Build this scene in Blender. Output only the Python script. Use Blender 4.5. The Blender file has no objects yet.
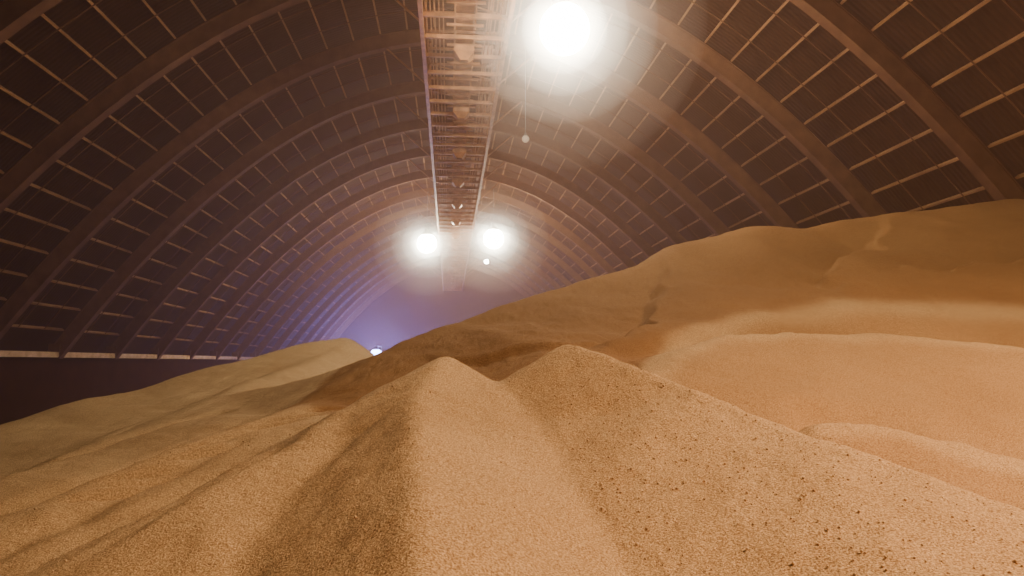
import bpy, math, numpy as np, random
from mathutils import Vector, Euler, Matrix
from mathutils.geometry import delaunay_2d_cdt
random.seed(4); rng=np.random.RandomState(4)
C=bpy.context.scene.collection
W=30.0; HT=22.0; ZF=8.75; Y0=-14.75; Y1=156.3; PITCH=8.5525
RIBS=[28+PITCH*k for k in range(-5,16)]
def arch_z(x,w=W,h=HT,zf=ZF): return zf+h*(1-(x/w)**2)

# ---------------------------------------------------------------- helpers
def link(ob,parent=None):
    C.objects.link(ob)
    if parent: ob.parent=parent
    return ob
class MB:
    def __init__(s): s.v=[];s.f=[]
    def beam(s,a,b,w,h,up=Vector((0,0,1))):
        a=Vector(a);b=Vector(b);d=(b-a).normalized()
        x=d.cross(up)
        if x.length<1e-4: x=d.cross(Vector((1,0,0)))
        x.normalize(); y=x.cross(d).normalized()
        i=len(s.v)
        for p in (a,b):
            for sx,sy in((-1,-1),(1,-1),(1,1),(-1,1)):
                s.v.append(p+x*(sx*w/2)+y*(sy*h/2))
        s.f+=[(i,i+1,i+2,i+3),(i+7,i+6,i+5,i+4)]
        for k in range(4):
            j=(k+1)%4; s.f.append((i+j,i+k,i+4+k,i+4+j))
    def box(s,lo,hi):
        c=[(lo[i]+hi[i])/2 for i in range(3)]
        s.beam((c[0],lo[1],c[2]),(c[0],hi[1],c[2]),hi[0]-lo[0],hi[2]-lo[2])
    def obj(s,name,mat,parent=None,smooth=False):
        m=bpy.data.meshes.new(name); m.from_pydata([tuple(q) for q in s.v],[],s.f); m.update()
        m.materials.append(mat)
        if smooth:
            for p in m.polygons:p.use_smooth=True
        return link(bpy.data.objects.new(name,m),parent)
def lathe(mb,prof,seg=32,c=(0,0,0)):
    i0=len(mb.v)
    for r,z in prof:
        for k in range(seg):
            t=2*math.pi*k/seg; mb.v.append(Vector((c[0]+r*math.cos(t),c[1]+r*math.sin(t),c[2]+z)))
    for a in range(len(prof)-1):
        for k in range(seg):
            n=(k+1)%seg
            mb.f.append((i0+a*seg+k,i0+(a+1)*seg+k,i0+(a+1)*seg+n,i0+a*seg+n))

def mat(name,base,rough=.8,metal=0.0,noise=None,bump=None,spec=.5):
    m=bpy.data.materials.new(name); m.use_nodes=True; nt=m.node_tree; N=nt.nodes; K=nt.links
    b=N['Principled BSDF']; b.inputs['Roughness'].default_value=rough; b.inputs['Metallic'].default_value=metal
    b.inputs['Base Color'].default_value=(*base,1);b.inputs['Specular IOR Level'].default_value=spec
    tc=N.new('ShaderNodeTexCoord')
    if noise:
        sc,lo,hi=noise
        n=N.new('ShaderNodeTexNoise'); n.inputs['Scale'].default_value=sc; n.inputs['Detail'].default_value=5
        K.new(tc.outputs['Object'],n.inputs['Vector'])
        r=N.new('ShaderNodeValToRGB'); r.color_ramp.elements[0].position=.3; r.color_ramp.elements[1].position=.7
        r.color_ramp.elements[0].color=(*lo,1); r.color_ramp.elements[1].color=(*hi,1)
        K.new(n.outputs['Fac'],r.inputs['Fac']); K.new(r.outputs['Color'],b.inputs['Base Color'])
        if bump:
            bp=N.new('ShaderNodeBump'); bp.inputs['Strength'].default_value=bump; bp.inputs['Distance'].default_value=.03
            K.new(n.outputs['Fac'],bp.inputs['Height']); K.new(bp.outputs['Normal'],b.inputs['Normal'])
    return m
m_rib=mat('painted_steel_rib',(.2,.15,.11),.85,0,(1.2,(.07,.030,.013),(.125,.057,.026)),spec=.15)
m_purlin=mat('purlin_paint',(.6,.5,.38),.8,0,(.7,(.20,.095,.040),(.35,.18,.08)),spec=.2)
m_conc=mat('dusty_concrete',(.5,.42,.3),.9,0,(1.5,(.42,.26,.14),(.70,.46,.28)),.4,spec=.1)
m_wall=mat('wall_boards',(.07,.05,.035),.95,0,(.8,(.018,.006,.002),(.040,.014,.005)),.4,spec=0.0)
m_steel=mat('gantry_steel',(.4,.28,.18),.5,.2,(2.0,(.15,.06,.02),(.40,.18,.07)))
m_lampm=mat('lamp_housing',(.25,.22,.2),.4,.6,(3,(.18,.16,.14),(.3,.27,.24)))
m_floor=mat('floor_concrete',(.2,.17,.13),.9,0,(1,(.15,.12,.09),(.28,.23,.17)),.3)
# corrugated roof deck
m_deck=bpy.data.materials.new('corrugated_roof_sheet'); m_deck.use_nodes=True
nt=m_deck.node_tree;N=nt.nodes;K=nt.links;b=N['Principled BSDF'];b.inputs['Roughness'].default_value=.9
b.inputs['Specular IOR Level'].default_value=.05
tc=N.new('ShaderNodeTexCoord')
wv=N.new('ShaderNodeTexWave');wv.wave_type='BANDS';wv.bands_direction='Y';wv.inputs['Scale'].default_value=1.1;wv.inputs['Distortion'].default_value=0
K.new(tc.outputs['Object'],wv.inputs['Vector'])
ns=N.new('ShaderNodeTexNoise');ns.inputs['Scale'].default_value=.5;ns.inputs['Detail'].default_value=6
K.new(tc.outputs['Object'],ns.inputs['Vector'])
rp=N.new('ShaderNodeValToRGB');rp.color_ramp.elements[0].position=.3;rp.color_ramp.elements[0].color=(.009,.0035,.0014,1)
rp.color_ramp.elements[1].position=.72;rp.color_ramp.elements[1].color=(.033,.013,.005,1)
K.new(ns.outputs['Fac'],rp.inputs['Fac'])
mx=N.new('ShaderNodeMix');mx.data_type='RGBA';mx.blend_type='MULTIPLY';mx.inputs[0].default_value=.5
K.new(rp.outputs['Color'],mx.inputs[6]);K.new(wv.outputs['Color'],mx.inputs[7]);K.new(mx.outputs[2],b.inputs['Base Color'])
bp=N.new('ShaderNodeBump');bp.inputs['Strength'].default_value=.4;bp.inputs['Distance'].default_value=.08
K.new(wv.outputs['Fac'],bp.inputs['Height']);K.new(bp.outputs['Normal'],b.inputs['Normal'])

# grain
m_gr=bpy.data.materials.new('loose_grain'); m_gr.use_nodes=True
nt=m_gr.node_tree;N=nt.nodes;K=nt.links;b=N['Principled BSDF'];b.inputs['Roughness'].default_value=.9
b.inputs['Specular IOR Level'].default_value=.15
tc=N.new('ShaderNodeTexCoord')
def nz(sc,det,rough=.6):
    n=N.new('ShaderNodeTexNoise');n.inputs['Scale'].default_value=sc;n.inputs['Detail'].default_value=det;n.inputs['Roughness'].default_value=rough
    K.new(tc.outputs['Object'],n.inputs['Vector']);return n
n1=nz(66,3,.75); n2=nz(.35,3); n3=nz(22,3,.6)
r1=N.new('ShaderNodeValToRGB');r1.color_ramp.elements[0].position=.345;r1.color_ramp.elements[0].color=(.22,.115,.048,1)
r1.color_ramp.elements[1].position=.655;r1.color_ramp.elements[1].color=(.93,.655,.37,1)
e=r1.color_ramp.elements.new(.5);e.color=(.60,.38,.185,1)
K.new(n1.outputs['Fac'],r1.inputs['Fac'])
r2=N.new('ShaderNodeValToRGB');r2.color_ramp.elements[0].position=.3;r2.color_ramp.elements[0].color=(.84,.81,.77,1)
r2.color_ramp.elements[1].position=.7;r2.color_ramp.elements[1].color=(1,1,1,1);K.new(n2.outputs['Fac'],r2.inputs['Fac'])
def mul(a,b_,f=1.0):
    mx=N.new('ShaderNodeMix');mx.data_type='RGBA';mx.blend_type='MULTIPLY';mx.inputs[0].default_value=f
    K.new(a,mx.inputs[6])
    if isinstance(b_,tuple): mx.inputs[7].default_value=b_
    else: K.new(b_,mx.inputs[7])
    return mx
c0=mul(r1.outputs['Color'],r2.outputs['Color'])
c1=mul(c0.outputs[2],(.60,.47,.34,1))        # browner batch and painted shade, mixed by vertex attribute
at=N.new('ShaderNodeAttribute');at.attribute_name='batch_and_shade';K.new(at.outputs['Fac'],c1.inputs[0])
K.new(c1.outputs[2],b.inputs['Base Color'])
ad=N.new('ShaderNodeMath');ad.operation='ADD';K.new(n1.outputs['Fac'],ad.inputs[0]);K.new(n3.outputs['Fac'],ad.inputs[1])
bp=N.new('ShaderNodeBump');bp.inputs['Strength'].default_value=.9;bp.inputs['Distance'].default_value=.021
K.new(ad.outputs[0],bp.inputs['Height']);K.new(bp.outputs['Normal'],b.inputs['Normal'])

def emis(name,col,st):
    m=bpy.data.materials.new(name);m.use_nodes=True;nt=m.node_tree
    nt.nodes.remove(nt.nodes['Principled BSDF']);e=nt.nodes.new('ShaderNodeEmission')
    e.inputs['Color'].default_value=(*col,1);e.inputs['Strength'].default_value=st
    nt.links.new(e.outputs[0],nt.nodes['Material Output'].inputs['Surface']);return m
def scatter_mat(name,col,dens,g=.3):
    m=bpy.data.materials.new(name);m.use_nodes=True;nt=m.node_tree
    nt.nodes.remove(nt.nodes['Principled BSDF']);e=nt.nodes.new('ShaderNodeVolumeScatter')
    e.inputs['Color'].default_value=(*col,1);e.inputs['Density'].default_value=dens;e.inputs['Anisotropy'].default_value=g
    nt.links.new(e.outputs[0],nt.nodes['Material Output'].inputs['Volume']);return m

# ---------------------------------------------------------------- grain terrain
LN={
'B':[(0.93,9,8.29),(1.47,8.2,8.08),(2.08,7.2,7.72),(2.71,6.3,7.39),(3.21,5.6,7.15),(3.79,5.0,6.88),(4.4,4.3,6.56),(6,2,6.2)],
'A':[(-.66,9,8.14),(-.97,7.5,7.66),(-.76,3.6,6.97),(-.75,2,6.5)],
'AL':[(-.66,9,8.14),(-1.21,8.6,7.84),(-1.78,8.2,7.50)],
'VAB':[(-.02,8.8,7.79),(.4,7.6,7.34),(.52,5.9,6.86),(.68,4.2,6.42),(.75,2.5,6.2)],
'VA':[(-1.78,8.2,7.50),(-1.66,7.1,7.14),(-1.95,5.9,6.80),(-2.05,4.8,6.52),(-2.1,3,6.2)],
'L1':[(-1.78,8.2,7.50),(-2.2,7.5,7.24),(-2.8,6,6.87),(-3.42,5.2,6.53),(-4,4,6.2)],
'VL':[(-2.5,10,7.1),(-3.0,8.6,6.83),(-3.7,7.2,6.47),(-4.4,6,6.15)],
'L2':[(-3.08,12.5,7.30),(-4.14,10,6.97),(-4.75,8.5,6.65),(-5.25,7.5,6.35),(-6,6,6.0)],
'V23':[(-4.38,15,6.9),(-5.45,11.5,6.3),(-6.18,9,5.9)],
'L3':[(-5.42,34,9.0),(-6.86,20,7.15),(-7.45,14,6.48),(-7.42,11,6.2),(-8,9,5.8)],
'VF':[(-6.6,30,8.3),(-8.4,24,6.9),(-9.4,18,5.95),(-10,13,5.3)],
'F':[(-5.91,35,9.45),(-7.24,33,9.1),(-10.5,28,7.78),(-12.3,24,6.78),(-13,20,6.1),(-15,15,5.0)],
'E':[(-3.4,14,7.23),(-2.96,15.5,7.77),(-2.33,17,8.3),(-.6,19,9.11),(2.91,21.5,10.63),(6.67,23,12.06),(10,24,13.15),(14.8,25,13.8),(19.3,25.5,14.45),(23.2,26,15.0),(26,26.5,12.6),(29.4,26.5,9.6)],
'C':[(2.55,10.5,7.85),(3.75,12,8.31),(4.93,13,8.6),(6.64,13.5,8.68),(8.8,13.5,8.62),(11.1,13,8.33),(14,12,7.8)],
'C2v':[(3.7,13.0,8.1),(5.2,14.0,8.25),(8.9,14.5,8.25),(12.4,14.2,8.0),(16,13.2,7.8)],
'C2':[(3.9,13.6,8.6),(5.8,14.9,8.95),(8.96,15.8,9.35),(13.4,15.8,9.15),(17,14.8,8.8)],
'C3':[(4.4,9.9,7.5),(6.0,10.2,7.35),(8,9.8,7.0)],
'D':[(3.75,8,7.30),(4.72,8.2,7.26),(6.2,7.6,6.90),(8,7,6.4)],
'DV':[(3.7,8.8,6.9),(4.75,9.1,6.65),(6.4,8.6,6.3),(8.4,8,5.9)],
'BV':[(1.5,9.8,7.5),(2.4,8.7,7.2),(3.1,7.7,6.85),(3.8,6.8,6.5),(4.6,6.0,6.2),(5.4,5.2,6.0)],
'Eb':[(-1.9,12,7.2),(-.7,12,7.2),(.35,13,7.72),(1.52,13,8.2),(2.45,12,8.0)],
'hid':[(-.9,10.6,7.1),(.3,10.5,7.1),(1.3,10.6,7.4)],
}
SING=[(-1.9,10.4,7.15),(-.3,0,6.3),(3,0,6.2),(-4,0,6.1),(3.2,2.5,6.3),(2.2,4.2,6.75),(0,-6,6.2),(8,-6,6),(-8,-6,5.5),(9,3,6.1),(13,6,6.6),(20,4,7),
 (-12,4,4.8),(-30,4,3),(30,4,7.5),(30,-16,6),(-30,-16,3),(0,-16,6),(22,13,8.6),(30,15,8.8),
 (-30,20,3.2),(-30,45,3.4),(-20,30,4.6),(-18,45,5),(-30,80,3.5),(-30,165,3.5),(30,165,5),(30,80,6),(30,45,7),
 (0,32,5.5),(8,38,8),(16,42,9),(-3,45,6.5),(-8,50,7),(0,80,8),(0,120,8.2),(0,165,8),(-12,120,5),(12,120,6.5),(-1,24,6.6),(-5,22,6.6),(-14,80,5),(14,80,7),(-3.4,28,6.9)]
pts=[];edges=[];idx={}
def pid(p):
    k=(round(p[0],3),round(p[1],3))
    if k not in idx: idx[k]=len(pts);pts.append(p)
    return idx[k]
for ln in LN.values():
    ids=[pid(q) for q in ln]
    edges+=[(a,b) for a,b in zip(ids,ids[1:]) if a!=b]
for q in SING: pid(q)
vco,_,tris,ov,_,_=delaunay_2d_cdt([Vector(q[:2]) for q in pts],edges,[],0,1e-4)
vz=[]
for i,v in enumerate(vco):
    if ov[i]: vz.append(pts[ov[i][0]][2])
    else:
        d=sorted((( (v-Vector(q[:2])).length,q[2]) for q in pts))[:2]
        w=[1/(x[0]+1e-3) for x in d]; vz.append((w[0]*d[0][1]+w[1]*d[1][1])/sum(w))
NX,NY=720,860
def axis(n,a,lo,hi,c):
    t0=math.asinh((lo-c)/a);t1=math.asinh((hi-c)/a);t=np.linspace(t0,t1,n);return c+a*np.sinh(t)
xs=axis(NX,2.5,-29.95,29.95,0.5); ys=axis(NY,3.0,-14.4,156.0,5.0)
X,Yg=np.meshgrid(xs,ys); Z=np.full(X.shape,5.0)
for t in tris:
    if len(t)!=3: continue
    (x0,y0),(x1,y1),(x2,y2)=[vco[i] for i in t]; z0,z1,z2=[vz[i] for i in t]
    i0,i1=np.searchsorted(xs,[min(x0,x1,x2),max(x0,x1,x2)]); j0,j1=np.searchsorted(ys,[min(y0,y1,y2),max(y0,y1,y2)])
    i1=min(i1+1,NX);j1=min(j1+1,NY)
    if i1<=i0 or j1<=j0: continue
    gx=X[j0:j1,i0:i1];gy=Yg[j0:j1,i0:i1]
    den=(y1-y2)*(x0-x2)+(x2-x1)*(y0-y2)
    if abs(den)<1e-9: continue
    a=((y1-y2)*(gx-x2)+(x2-x1)*(gy-y2))/den; bb=((y2-y0)*(gx-x2)+(x0-x2)*(gy-y2))/den; cc=1-a-bb
    ok=(a>=-1e-4)&(bb>=-1e-4)&(cc>=-1e-4)
    sub=Z[j0:j1,i0:i1]; sub[ok]=(a*z0+bb*z1+cc*z2)[ok]
def blur(A,s):
    r=int(3*s);k=np.exp(-.5*(np.arange(-r,r+1)/s)**2);k/=k.sum()
    for ax in (0,1):
        B=np.pad(A,[(r,r) if i==ax else (0,0) for i in (0,1)],mode='edge');O=np.zeros_like(A)
        for i,w in enumerate(k):
            O+=w*(B[i:i+A.shape[0],:] if ax==0 else B[:,i:i+A.shape[1]])
        A=O
    return A
Z=blur(Z,2.8)
def vnoise(x,y,seed):
    r=np.random.RandomState(seed).rand(256,256)
    xi=np.floor(x).astype(int);yi=np.floor(y).astype(int);fx=x-xi;fy=y-yi
    fx=fx*fx*(3-2*fx);fy=fy*fy*(3-2*fy);g=lambda a,b:r[a%256,b%256]
    return (g(xi,yi)*(1-fx)*(1-fy)+g(xi+1,yi)*fx*(1-fy)+g(xi,yi+1)*(1-fx)*fy+g(xi+1,yi+1)*fx*fy)-.5
wx=X+.5*vnoise(X*.7,Yg*.7,9);wy=Yg+.5*vnoise(X*.7,Yg*.7,10)
Z+=.30*vnoise(wx*.22+7,wy*.22,1)*np.clip((Yg-11)/8,0,1)
Z+=.16*vnoise(wx*.55+3,wy*.55,12)*np.clip((Yg-12)/6,0,1)
Z+=.05*vnoise(wx*.7,wy*.7,2)+.045*vnoise(wx*2.1,wy*2.1,3)+.022*vnoise(wx*5,wy*5,4)+.012*vnoise(wx*13,wy*13,5)+.006*vnoise(X*31,Yg*31,6)
# slump scarps: a sharp step along a path, fading downslope
def scarp(path,amp,Lf,wd,jit=.35):
    global Z
    best=np.full(X.shape,1e9);side=np.zeros(X.shape);tt=np.zeros(X.shape);n=len(path)-1
    jx=X+jit*vnoise(X*1.3,Yg*1.3,20);jy=Yg+jit*vnoise(X*1.3,Yg*1.3,21)
    for k in range(n):
        ax,ay=path[k];bx,by=path[k+1];dx,dy=bx-ax,by-ay;l2=dx*dx+dy*dy
        t=np.clip(((jx-ax)*dx+(jy-ay)*dy)/l2,0,1);px=jx-ax-t*dx;py=jy-ay-t*dy
        d=np.hypot(px,py);m=d<best;best[m]=d[m];side[m]=np.sign(dx*(jy-ay)-dy*(jx-ax))[m];tt[m]=((k+t)/n)[m]
    s=best*side
    fade=np.clip(np.minimum(tt,1-tt)*4,0,1)
    Z-=amp*fade*np.where(s<0,np.exp(s/Lf),0)*np.clip(-s/wd,0,1)
scarp([(7.2,23.2),(6.3,21),(4.8,17.2),(4.0,15.0),(3.2,14.0),(1.6,13.9)],.36,2.6,.32,.5)
scarp([(-1.4,16.2),(.2,14.8),(1.6,14.2),(2.8,14.6)],.2,1.0,.25,.4)
scarp([(16.8,25),(14.6,22.4),(13.7,21.4),(11.3,19.9),(9.9,17.8),(9.4,16.4)],.5,2.6,.34,.7)
scarp([(26,21),(20,19.5),(15,19.0),(12,18.6)],.3,1.6,.3,.8)
# rake / foot marks along the left flank
for k in range(14):
    f=k/13; px=-2.7-1.9*f+.12*rng.randn();py=11.9-3.7*f+.05*rng.randn()
    Z-=.14*np.exp(-(((X-px)/.40)**2+((Yg-py-.3*(X-px))/.10)**2))
# sliding streaks down the left flank
for (ax,ay,bx,by,dp) in [(-4.6,14,-7.0,9.0,.12),(-3.4,9.6,-5.0,6.2,.09),(-3.0,8.2,-4.2,5.6,.08),(-2.4,7.6,-3.5,4.8,.07),(-7.5,22,-9.2,13,.16),(-6.0,17,-8.6,10,.13)]:
    dx,dy=bx-ax,by-ay;l2=dx*dx+dy*dy;t=np.clip(((X-ax)*dx+(Yg-ay)*dy)/l2,0,1)
    dd=np.hypot(X-ax-t*dx,Yg-ay-t*dy)+.15*vnoise(X*1.5,Yg*1.5,61);Z-=dp*np.exp(-(dd/.22)**2)
# brown batch: the higher heap lying over the pale grain; lower patches are painted shade
def inside(poly):
    c=np.zeros(X.shape,bool);jx=X+.3*vnoise(X*1.1,Yg*1.1,41);jy=Yg+.3*vnoise(X*1.1,Yg*1.1,42);n=len(poly)
    for k in range(n):
        x0,y0=poly[k];x1,y1=poly[(k+1)%n]
        if y0==y1: continue
        c^=((y0>jy)!=(y1>jy))&(jx<(x1-x0)*(jy-y0)/(y1-y0)+x0)
    return c
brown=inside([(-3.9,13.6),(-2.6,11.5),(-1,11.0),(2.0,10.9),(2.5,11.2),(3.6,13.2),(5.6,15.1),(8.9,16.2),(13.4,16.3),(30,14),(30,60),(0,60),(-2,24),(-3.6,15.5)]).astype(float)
brown=np.maximum(brown,.65*inside([(3.4,12.4),(4.93,13.5),(6.64,14),(8.8,14),(11.1,13.5),(16,12.3),(16,14.8),(13.4,15.6),(8.96,15.5),(5.8,14.6)]))  # shade painted into the dip behind the C crest
brown=np.maximum(brown,.48*inside([(2.2,9.6),(3.7,8.7),(4.75,8.9),(6.4,8.4),(9,7.6),(16,10),(13,12),(11.1,12.6),(6.6,13.1),(4.9,12.6),(3.6,11.6)]))  # shade painted onto the C face, so the D crest stands out
brown=np.maximum(brown,.55*inside([(2.6,7.8),(3.7,7.6),(4.7,7.8),(6.2,7.2),(8,6.4),(6,4.6),(4.6,5.0),(3.5,6.2)]))  # shade painted into the wedge behind the B crest
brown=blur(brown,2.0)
co=np.stack([X,Yg,Z],-1).reshape(-1,3).astype(np.float32)
ii=(np.arange(NY-1)[:,None]*NX+np.arange(NX-1)[None]).reshape(-1)
q=np.stack([ii,ii+1,ii+1+NX,ii+NX],-1)
# close the heap down to the floor round its edge
ring=list(range(NX))+[j*NX+NX-1 for j in range(1,NY)]+[(NY-1)*NX+i for i in range(NX-2,-1,-1)]+[j*NX for j in range(NY-2,0,-1)]
base=len(co);low=co[ring].copy();low[:,2]=0.0;co=np.concatenate([co,low]);m_=len(ring)
sk=np.array([(ring[(k+1)%m_],ring[k],base+k,base+(k+1)%m_) for k in range(m_)])
q=np.concatenate([q,sk]).astype(np.int32)
me=bpy.data.meshes.new('grain_pile')
me.vertices.add(len(co));me.vertices.foreach_set('co',co.ravel())
me.loops.add(q.size);me.loops.foreach_set('vertex_index',q.ravel())
me.polygons.add(len(q));me.polygons.foreach_set('loop_start',np.arange(0,q.size,4,dtype=np.int32))
me.polygons.foreach_set('use_smooth',np.ones(len(q),dtype=bool))
me.update(calc_edges=True);me.materials.append(m_gr)
av=me.attributes.new('batch_and_shade','FLOAT','POINT');av.data.foreach_set('value',np.concatenate([brown.ravel(),np.zeros(m_)]).astype(np.float32))
pile=link(bpy.data.objects.new('grain_pile',me))
def gz(x,y):
    return float(Z[min(np.searchsorted(ys,y),NY-1),min(np.searchsorted(xs,x),NX-1)])
# loose clods
mb=MB()
ico=[Vector(p) for p in ((1,0,0),(-1,0,0),(0,1,0),(0,-1,0),(0,0,1),(0,0,-1))]
fc=[(0,2,4),(2,1,4),(1,3,4),(3,0,4),(2,0,5),(1,2,5),(3,1,5),(0,3,5)]
for k in range(2600):
    if k<2200: x=rng.uniform(.6,4.2);y=rng.uniform(2.6,8.0)
    else: x=rng.uniform(-6,3);y=rng.uniform(3,11)
    if rng.rand()>.35+.65*(vnoise(np.array([x*1.2]),np.array([y*1.2]),33)[0]+.5): continue
    r=.006+.010*rng.rand()**2;i=len(mb.v);z=gz(x,y)
    for p in ico: mb.v.append(Vector((x,y,z+r*.3))+p*r*rng.uniform(.7,1.2))
    mb.f+=[tuple(i+a for a in f) for f in fc]
m_clod=mat('grain_clod',(.5,.3,.14),.9,0,(9,(.40,.24,.11),(.74,.50,.28)))
mb.obj('grain_clods',m_clod,pile,True)

# ---------------------------------------------------------------- building shell
GO=.8
mb=MB();xsD=[30.55*(2*k/64-1) for k in range(65)];wD,hD=30.55,22.6
for y in (Y0-GO,Y1+GO):
    for x in xsD: mb.v.append(Vector((x,y,arch_z(x,wD,hD,ZF))))
n=len(xsD)
for k in range(n-1): mb.f.append((k,k+1,n+k+1,n+k))
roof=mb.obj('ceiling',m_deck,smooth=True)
mb=MB();mb.box((-30.9,Y0-GO,0),(-30.0,Y1+GO,8.35));mb.obj('wall_left',m_wall)
mb=MB();mb.box((30.0,Y0-GO,0),(30.9,Y1+GO,8.35));mb.obj('wall_right',m_wall)
mb=MB();mb.box((-30.9,Y0-GO,8.35),(-29.3,Y1+GO,8.75));mb.obj('trim_1',m_conc)
mb=MB();mb.box((29.3,Y0-GO,8.35),(30.9,Y1+GO,8.75));mb.obj('trim_2',m_conc)
mb=MB();mb.box((-30.9,Y0-GO,-.3),(30.9,Y1+GO,0));mb.obj('floor',m_floor)
def gable(name,y):
    mb=MB()
    for a,b2 in zip(xsD,xsD[1:]):
        i=len(mb.v);mb.v+=[Vector((a,y,0)),Vector((b2,y,0)),Vector((b2,y,arch_z(b2,wD,hD))),Vector((a,y,arch_z(a,wD,hD)))];mb.f.append((i,i+1,i+2,i+3))
    mb.obj(name,m_deck)
gable('wall_far',Y1+GO); gable('wall_back',Y0-GO)

# ribs: box girder arches with flange plates
mb=MB();NS=56
def sweep(y,off,wd,dp):
    i=len(mb.v)
    for k in range(NS+1):
        x=W*(2*k/NS-1);z=arch_z(x);nx,nz_=2*HT*x/W**2,1.0;l=math.hypot(nx,nz_);nx/=l;nz_/=l
        for sy,so in((-1,0),(1,0),(1,1),(-1,1)):
            o=-off-dp*(1-so)
            mb.v.append(Vector((x+nx*o,y+sy*wd/2,z+nz_*o)))
    for k in range(NS):
        for a in range(4):
            c=(a+1)%4;mb.f.append((i+k*4+a,i+k*4+c,i+k*4+4+c,i+k*4+4+a))
for y in RIBS:
    sweep(y,-.05,.42,.85);sweep(y,.8,.56,.07);sweep(y,-.09,.56,.05)
    for s in(-1,1): mb.box((s*29.6-.4,y-.4,8.75),(s*29.6+.4,y+.4,9.35))
mb.obj('arch_ribs',m_rib)
# purlins spaced evenly along the arc, plus rod bracing
mb=MB();tot=[0];fine=[W*(2*k/2000-1) for k in range(2001)]
for a,b2 in zip(fine,fine[1:]): tot.append(tot[-1]+math.hypot(b2-a,arch_z(b2)-arch_z(a)))
NP=42
px=[float(np.interp(tot[-1]*k/NP,tot,fine)) for k in range(1,NP)]
for x in px:
    nx,nz_=2*HT*x/W**2,1.0;l=math.hypot(nx,nz_);up=Vector((nx/l,0,nz_/l));p=Vector((x,0,arch_z(x)))+up*.22
    for ya,yb in zip(RIBS,RIBS[1:]):
        mb.beam((p.x,ya+.3,p.z),(p.x,yb-.3,p.z),.11,.22,up)
mb.obj('roof_purlins',m_purlin)
mb=MB()
def on(x,o=-.1):
    nx,nz_=2*HT*x/W**2,1.0;l=math.hypot(nx,nz_);return Vector((x+nx/l*o,0,arch_z(x)+nz_/l*o))
for ya,yb in zip(RIBS,RIBS[1:]):
    for q in range(0,NP-2,1):
        a=on(px[q],.08);c=on(px[q+1],.08)
        for f in(.33,.67):
            yy=ya+(yb-ya)*f;mb.beam((a.x,yy,a.z),(c.x,yy,c.z),.045,.045)
mb.obj('roof_bracing_rods',m_rib)

# ---------------------------------------------------------------- conveyor gantry under the ridge
G=bpy.data.objects.new('conveyor_gantry',None);link(G)
zb,zt=8+16.2,8+18.6;hw=2.1
mb=MB()
for s in(-1,1):
    for z in(zb,zt): mb.beam((s*hw,Y0+.5,z),(s*hw,Y1-.5,z),.2,.22)
    y=Y0+.5;k=0;st=PITCH/4
    while y<Y1-1:
        mb.beam((s*hw,y,zb),(s*hw,y,zt),.12,.12)
        a,c=(zb,zt) if k%2 else (zt,zb)
        mb.beam((s*hw,y,a),(s*hw,y+st,c),.1,.1);y+=st;k+=1
mb.obj('side_trusses',m_steel,G)
mb=MB();y=Y0+.5;k=0
while y<Y1-1:
    mb.beam((-hw,y,zb),(hw,y,zb),.14,.2);mb.beam((-hw,y,zt),(hw,y,zt),.12,.14)
    if k%2==0: mb.beam((-hw,y,zt),(hw,y+st,zt),.07,.07)
    mb.beam((-.9,y+st/2,zb+.1),(.9,y+st/2,zb+.1),.1,.12)
    y+=st;k+=1
mb.obj('cross_beams',m_steel,G)
mb=MB()
mb.box((-.45,Y0+1,zb+.9),(.45,Y1-1,zb+.96))
for s in(-1,1): mb.box((s*.5-.04,Y0+1,zb+.7),(s*.5+.04,Y1-1,zb+1.15))
y=Y0+1
while y<Y1-1: mb.beam((-.55,y,zb+.6),(.55,y,zb+.6),.14,.14);mb.beam((-.5,y,zb),(-.5,y,zb+.7),.08,.08);mb.beam((.5,y,zb),(.5,y,zb+.7),.08,.08);y+=1.43
mb.obj('belt_conveyor',m_steel,G)
mb=MB()
for s in(-1,1):
    for f in range(5): mb.box((s*(1.05+f*.2)-.03,Y0+1,zb+.12),(s*(1.05+f*.2)+.03,Y1-1,zb+.17))
    mb.beam((s*1.95,Y0+1,zb+1.1),(s*1.95,Y1-1,zb+1.1),.05,.05)
mb.obj('catwalk_grating',m_steel,G)
mb=MB()
for y in RIBS:
    for s in(-1,1):
        mb.beam((s*hw,y,zt),(s*hw,y,arch_z(hw)-.5),.14,.14)
        mb.beam((s*hw,y,zt),(s*5.4,y,arch_z(5.4)-.5),.1,.1)
mb.obj('hangers',m_steel,G)
mb=MB()
for y in np.arange(Y0+6,Y1-4,PITCH):   # discharge hoppers and plough motors
    z=zb-.05;i=len(mb.v)
    for (w,zz) in((.5,z),(.5,z-.3),(.2,z-.65)):
        for sx,sy in((-1,-1),(1,-1),(1,1),(-1,1)): mb.v.append(Vector((sx*w,y+sy*w,zz)))
    for r in(0,4):
        for a in range(4): c=(a+1)%4;mb.f.append((i+r+a,i+r+c,i+r+4+c,i+r+4+a))
    mb.box((1.0,y+1.2,zb+.2),(1.6,y+2.1,zb+.8))
mb.obj('discharge_hoppers',m_steel,G)

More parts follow.
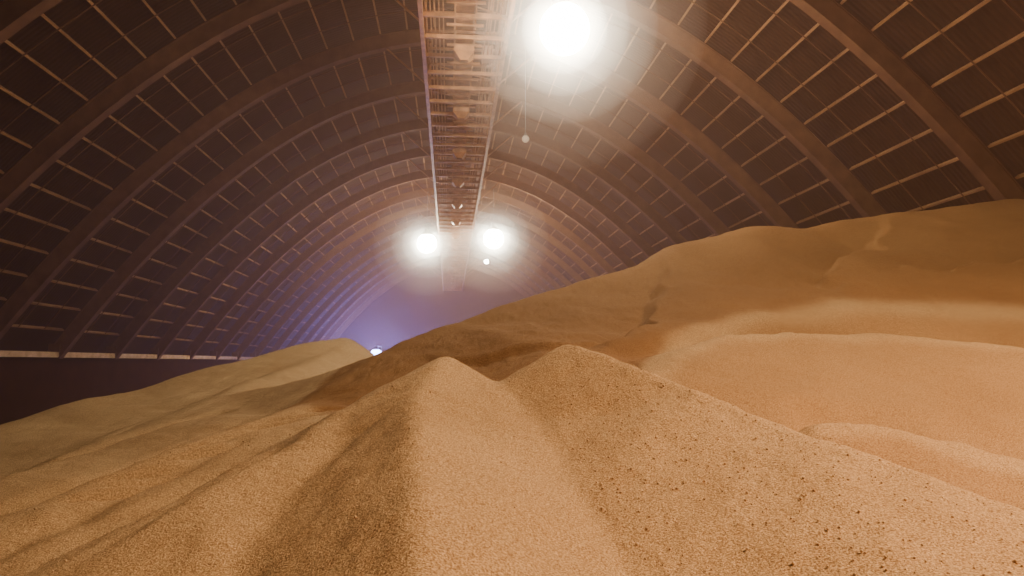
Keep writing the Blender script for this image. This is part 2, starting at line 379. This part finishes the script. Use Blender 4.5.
# ---------------------------------------------------------------- lamps
WARM=(1,.565,.275)
m_on=emis('lamp_glow',(1,.86,.64),200); m_off=mat('lamp_glass_unlit',(.8,.7,.6),.2)
m_blue=emis('mercury_glow',(.40,.42,1),30)
d_in=scatter_mat('dense_lamp_bloom',(.97,.93,.88),.14);d_mid=scatter_mat('mid_lamp_bloom',(.95,.88,.82),.055);d_o2=scatter_mat('light_lamp_bloom',(.95,.82,.74),.024);d_out=scatter_mat('thin_lamp_bloom',(.95,.76,.66),.010)  # scatter volumes that imitate lens bloom round the lamps
d_far=scatter_mat('far_dust',(.97,.76,.82),.015,.4)
def ball(r,nm,m,E,z=0,seg=32):
    mb=MB();lathe(mb,[(max(.001,r*math.sin(t)),r*math.cos(t)+z) for t in np.linspace(.005,math.pi-.005,20)],seg);return mb.obj(nm,m,E,True)
def lamp(x,y,z,s=1.0,power=16000,col=WARM,gm=None,name='high_bay_lamp',wall=None,spot=False,halo=((1.4,d_in),(2.1,d_mid),(3.0,d_o2),(4.5,d_out))):
    E=bpy.data.objects.new(name,None);E.location=(x,y,z);link(E)
    mb=MB();lathe(mb,[(.1*s,.95*s),(.2*s,.95*s),(.24*s,.7*s),(.34*s,.55*s),(.55*s,.33*s),(.5*s,.3*s)]);mb.obj('reflector_cap',m_lampm,E,True)
    ball(.8*s,'globe',gm or (m_on if power else m_off),E,-.35*s)
    mb=MB()
    if wall: mb.beam((0,0,.9*s),(0,wall-y,.9*s),.2,.2);mb.beam((0,wall-y,-.6),(0,wall-y,1.6),.5,.1)
    else:
        top=arch_z(x)-.8-z;mb.beam((0,0,.9*s),(0,0,top),.05,.05)
    mb.obj('bracket' if wall else 'suspension_rod',m_lampm,E)
    if power:
        for r,m in halo: ball(r*s,'bloom_halo',m,E,-.35*s)  # nested scatter spheres added as the lamp's bloom
        l=bpy.data.lights.new('lamp_light','SPOT' if spot else 'POINT');l.energy=power;l.color=col;l.shadow_soft_size=.84*s
        if spot: l.spot_size=math.radians(150);l.spot_blend=.6
        o=bpy.data.objects.new('lamp_light',l);o.location=(0,0,-.35*s-(.9*s if spot else 0));link(o,E)
    return E
ZL=8+15.0
lamp(4.45,29.2,ZL+.5,1.4,36000);lamp(4.6,82,ZL+.5,1.5,95000);lamp(-3.6,86,ZL+.5,1.5,95000)
lamp(4.4,44.8,ZL+.2,.32,0);lamp(4.8,101.7,ZL+.2,.4,900,halo=())
lamp(12,-0.3,20.0,1.2,22000,spot=True,halo=())
lamp(-16,146,10.2,1.4,1000000,(.24,.22,1),m_blue,'mercury_flood_lamp',Y1+GO-.3,halo=())

# ---------------------------------------------------------------- dusty air
mb=MB();yy=[60,Y1+.5]
prof=[(-29.9,.5)]+[(x,arch_z(x)+.1) for x in np.linspace(-29.9,29.9,33)]+[(29.9,.5)]
for y in yy: mb.v+=[Vector((x,y,z)) for x,z in prof]
n=len(prof)
mb.f=[tuple(range(n)),tuple(range(2*n-1,n-1,-1))]+[(k,n+k,n+(k+1)%n,(k+1)%n) for k in range(n)]
mb.obj('drifting_dust',d_far)
w=bpy.data.worlds.new('dusty_air');bpy.context.scene.world=w;w.use_nodes=True;nt=w.node_tree
nt.nodes['Background'].inputs['Color'].default_value=(.01,.01,.012,1);nt.nodes['Background'].inputs['Strength'].default_value=.3
vs=nt.nodes.new('ShaderNodeVolumeScatter');vs.inputs['Color'].default_value=(.98,.55,.39,1);vs.inputs['Density'].default_value=.0037;vs.inputs['Anisotropy'].default_value=.5
nt.links.new(vs.outputs[0],nt.nodes['World Output'].inputs['Volume'])

# ---------------------------------------------------------------- camera
cd=bpy.data.cameras.new("camera"); cam=bpy.data.objects.new("camera",cd);link(cam)
cd.lens=24; cd.sensor_width=36; cd.clip_end=500;cam.location=(-.6,0,8.0)
cam.rotation_euler=Euler((math.radians(96.2),0,math.radians(-5.2)),'XYZ')
bpy.context.scene.camera=cam
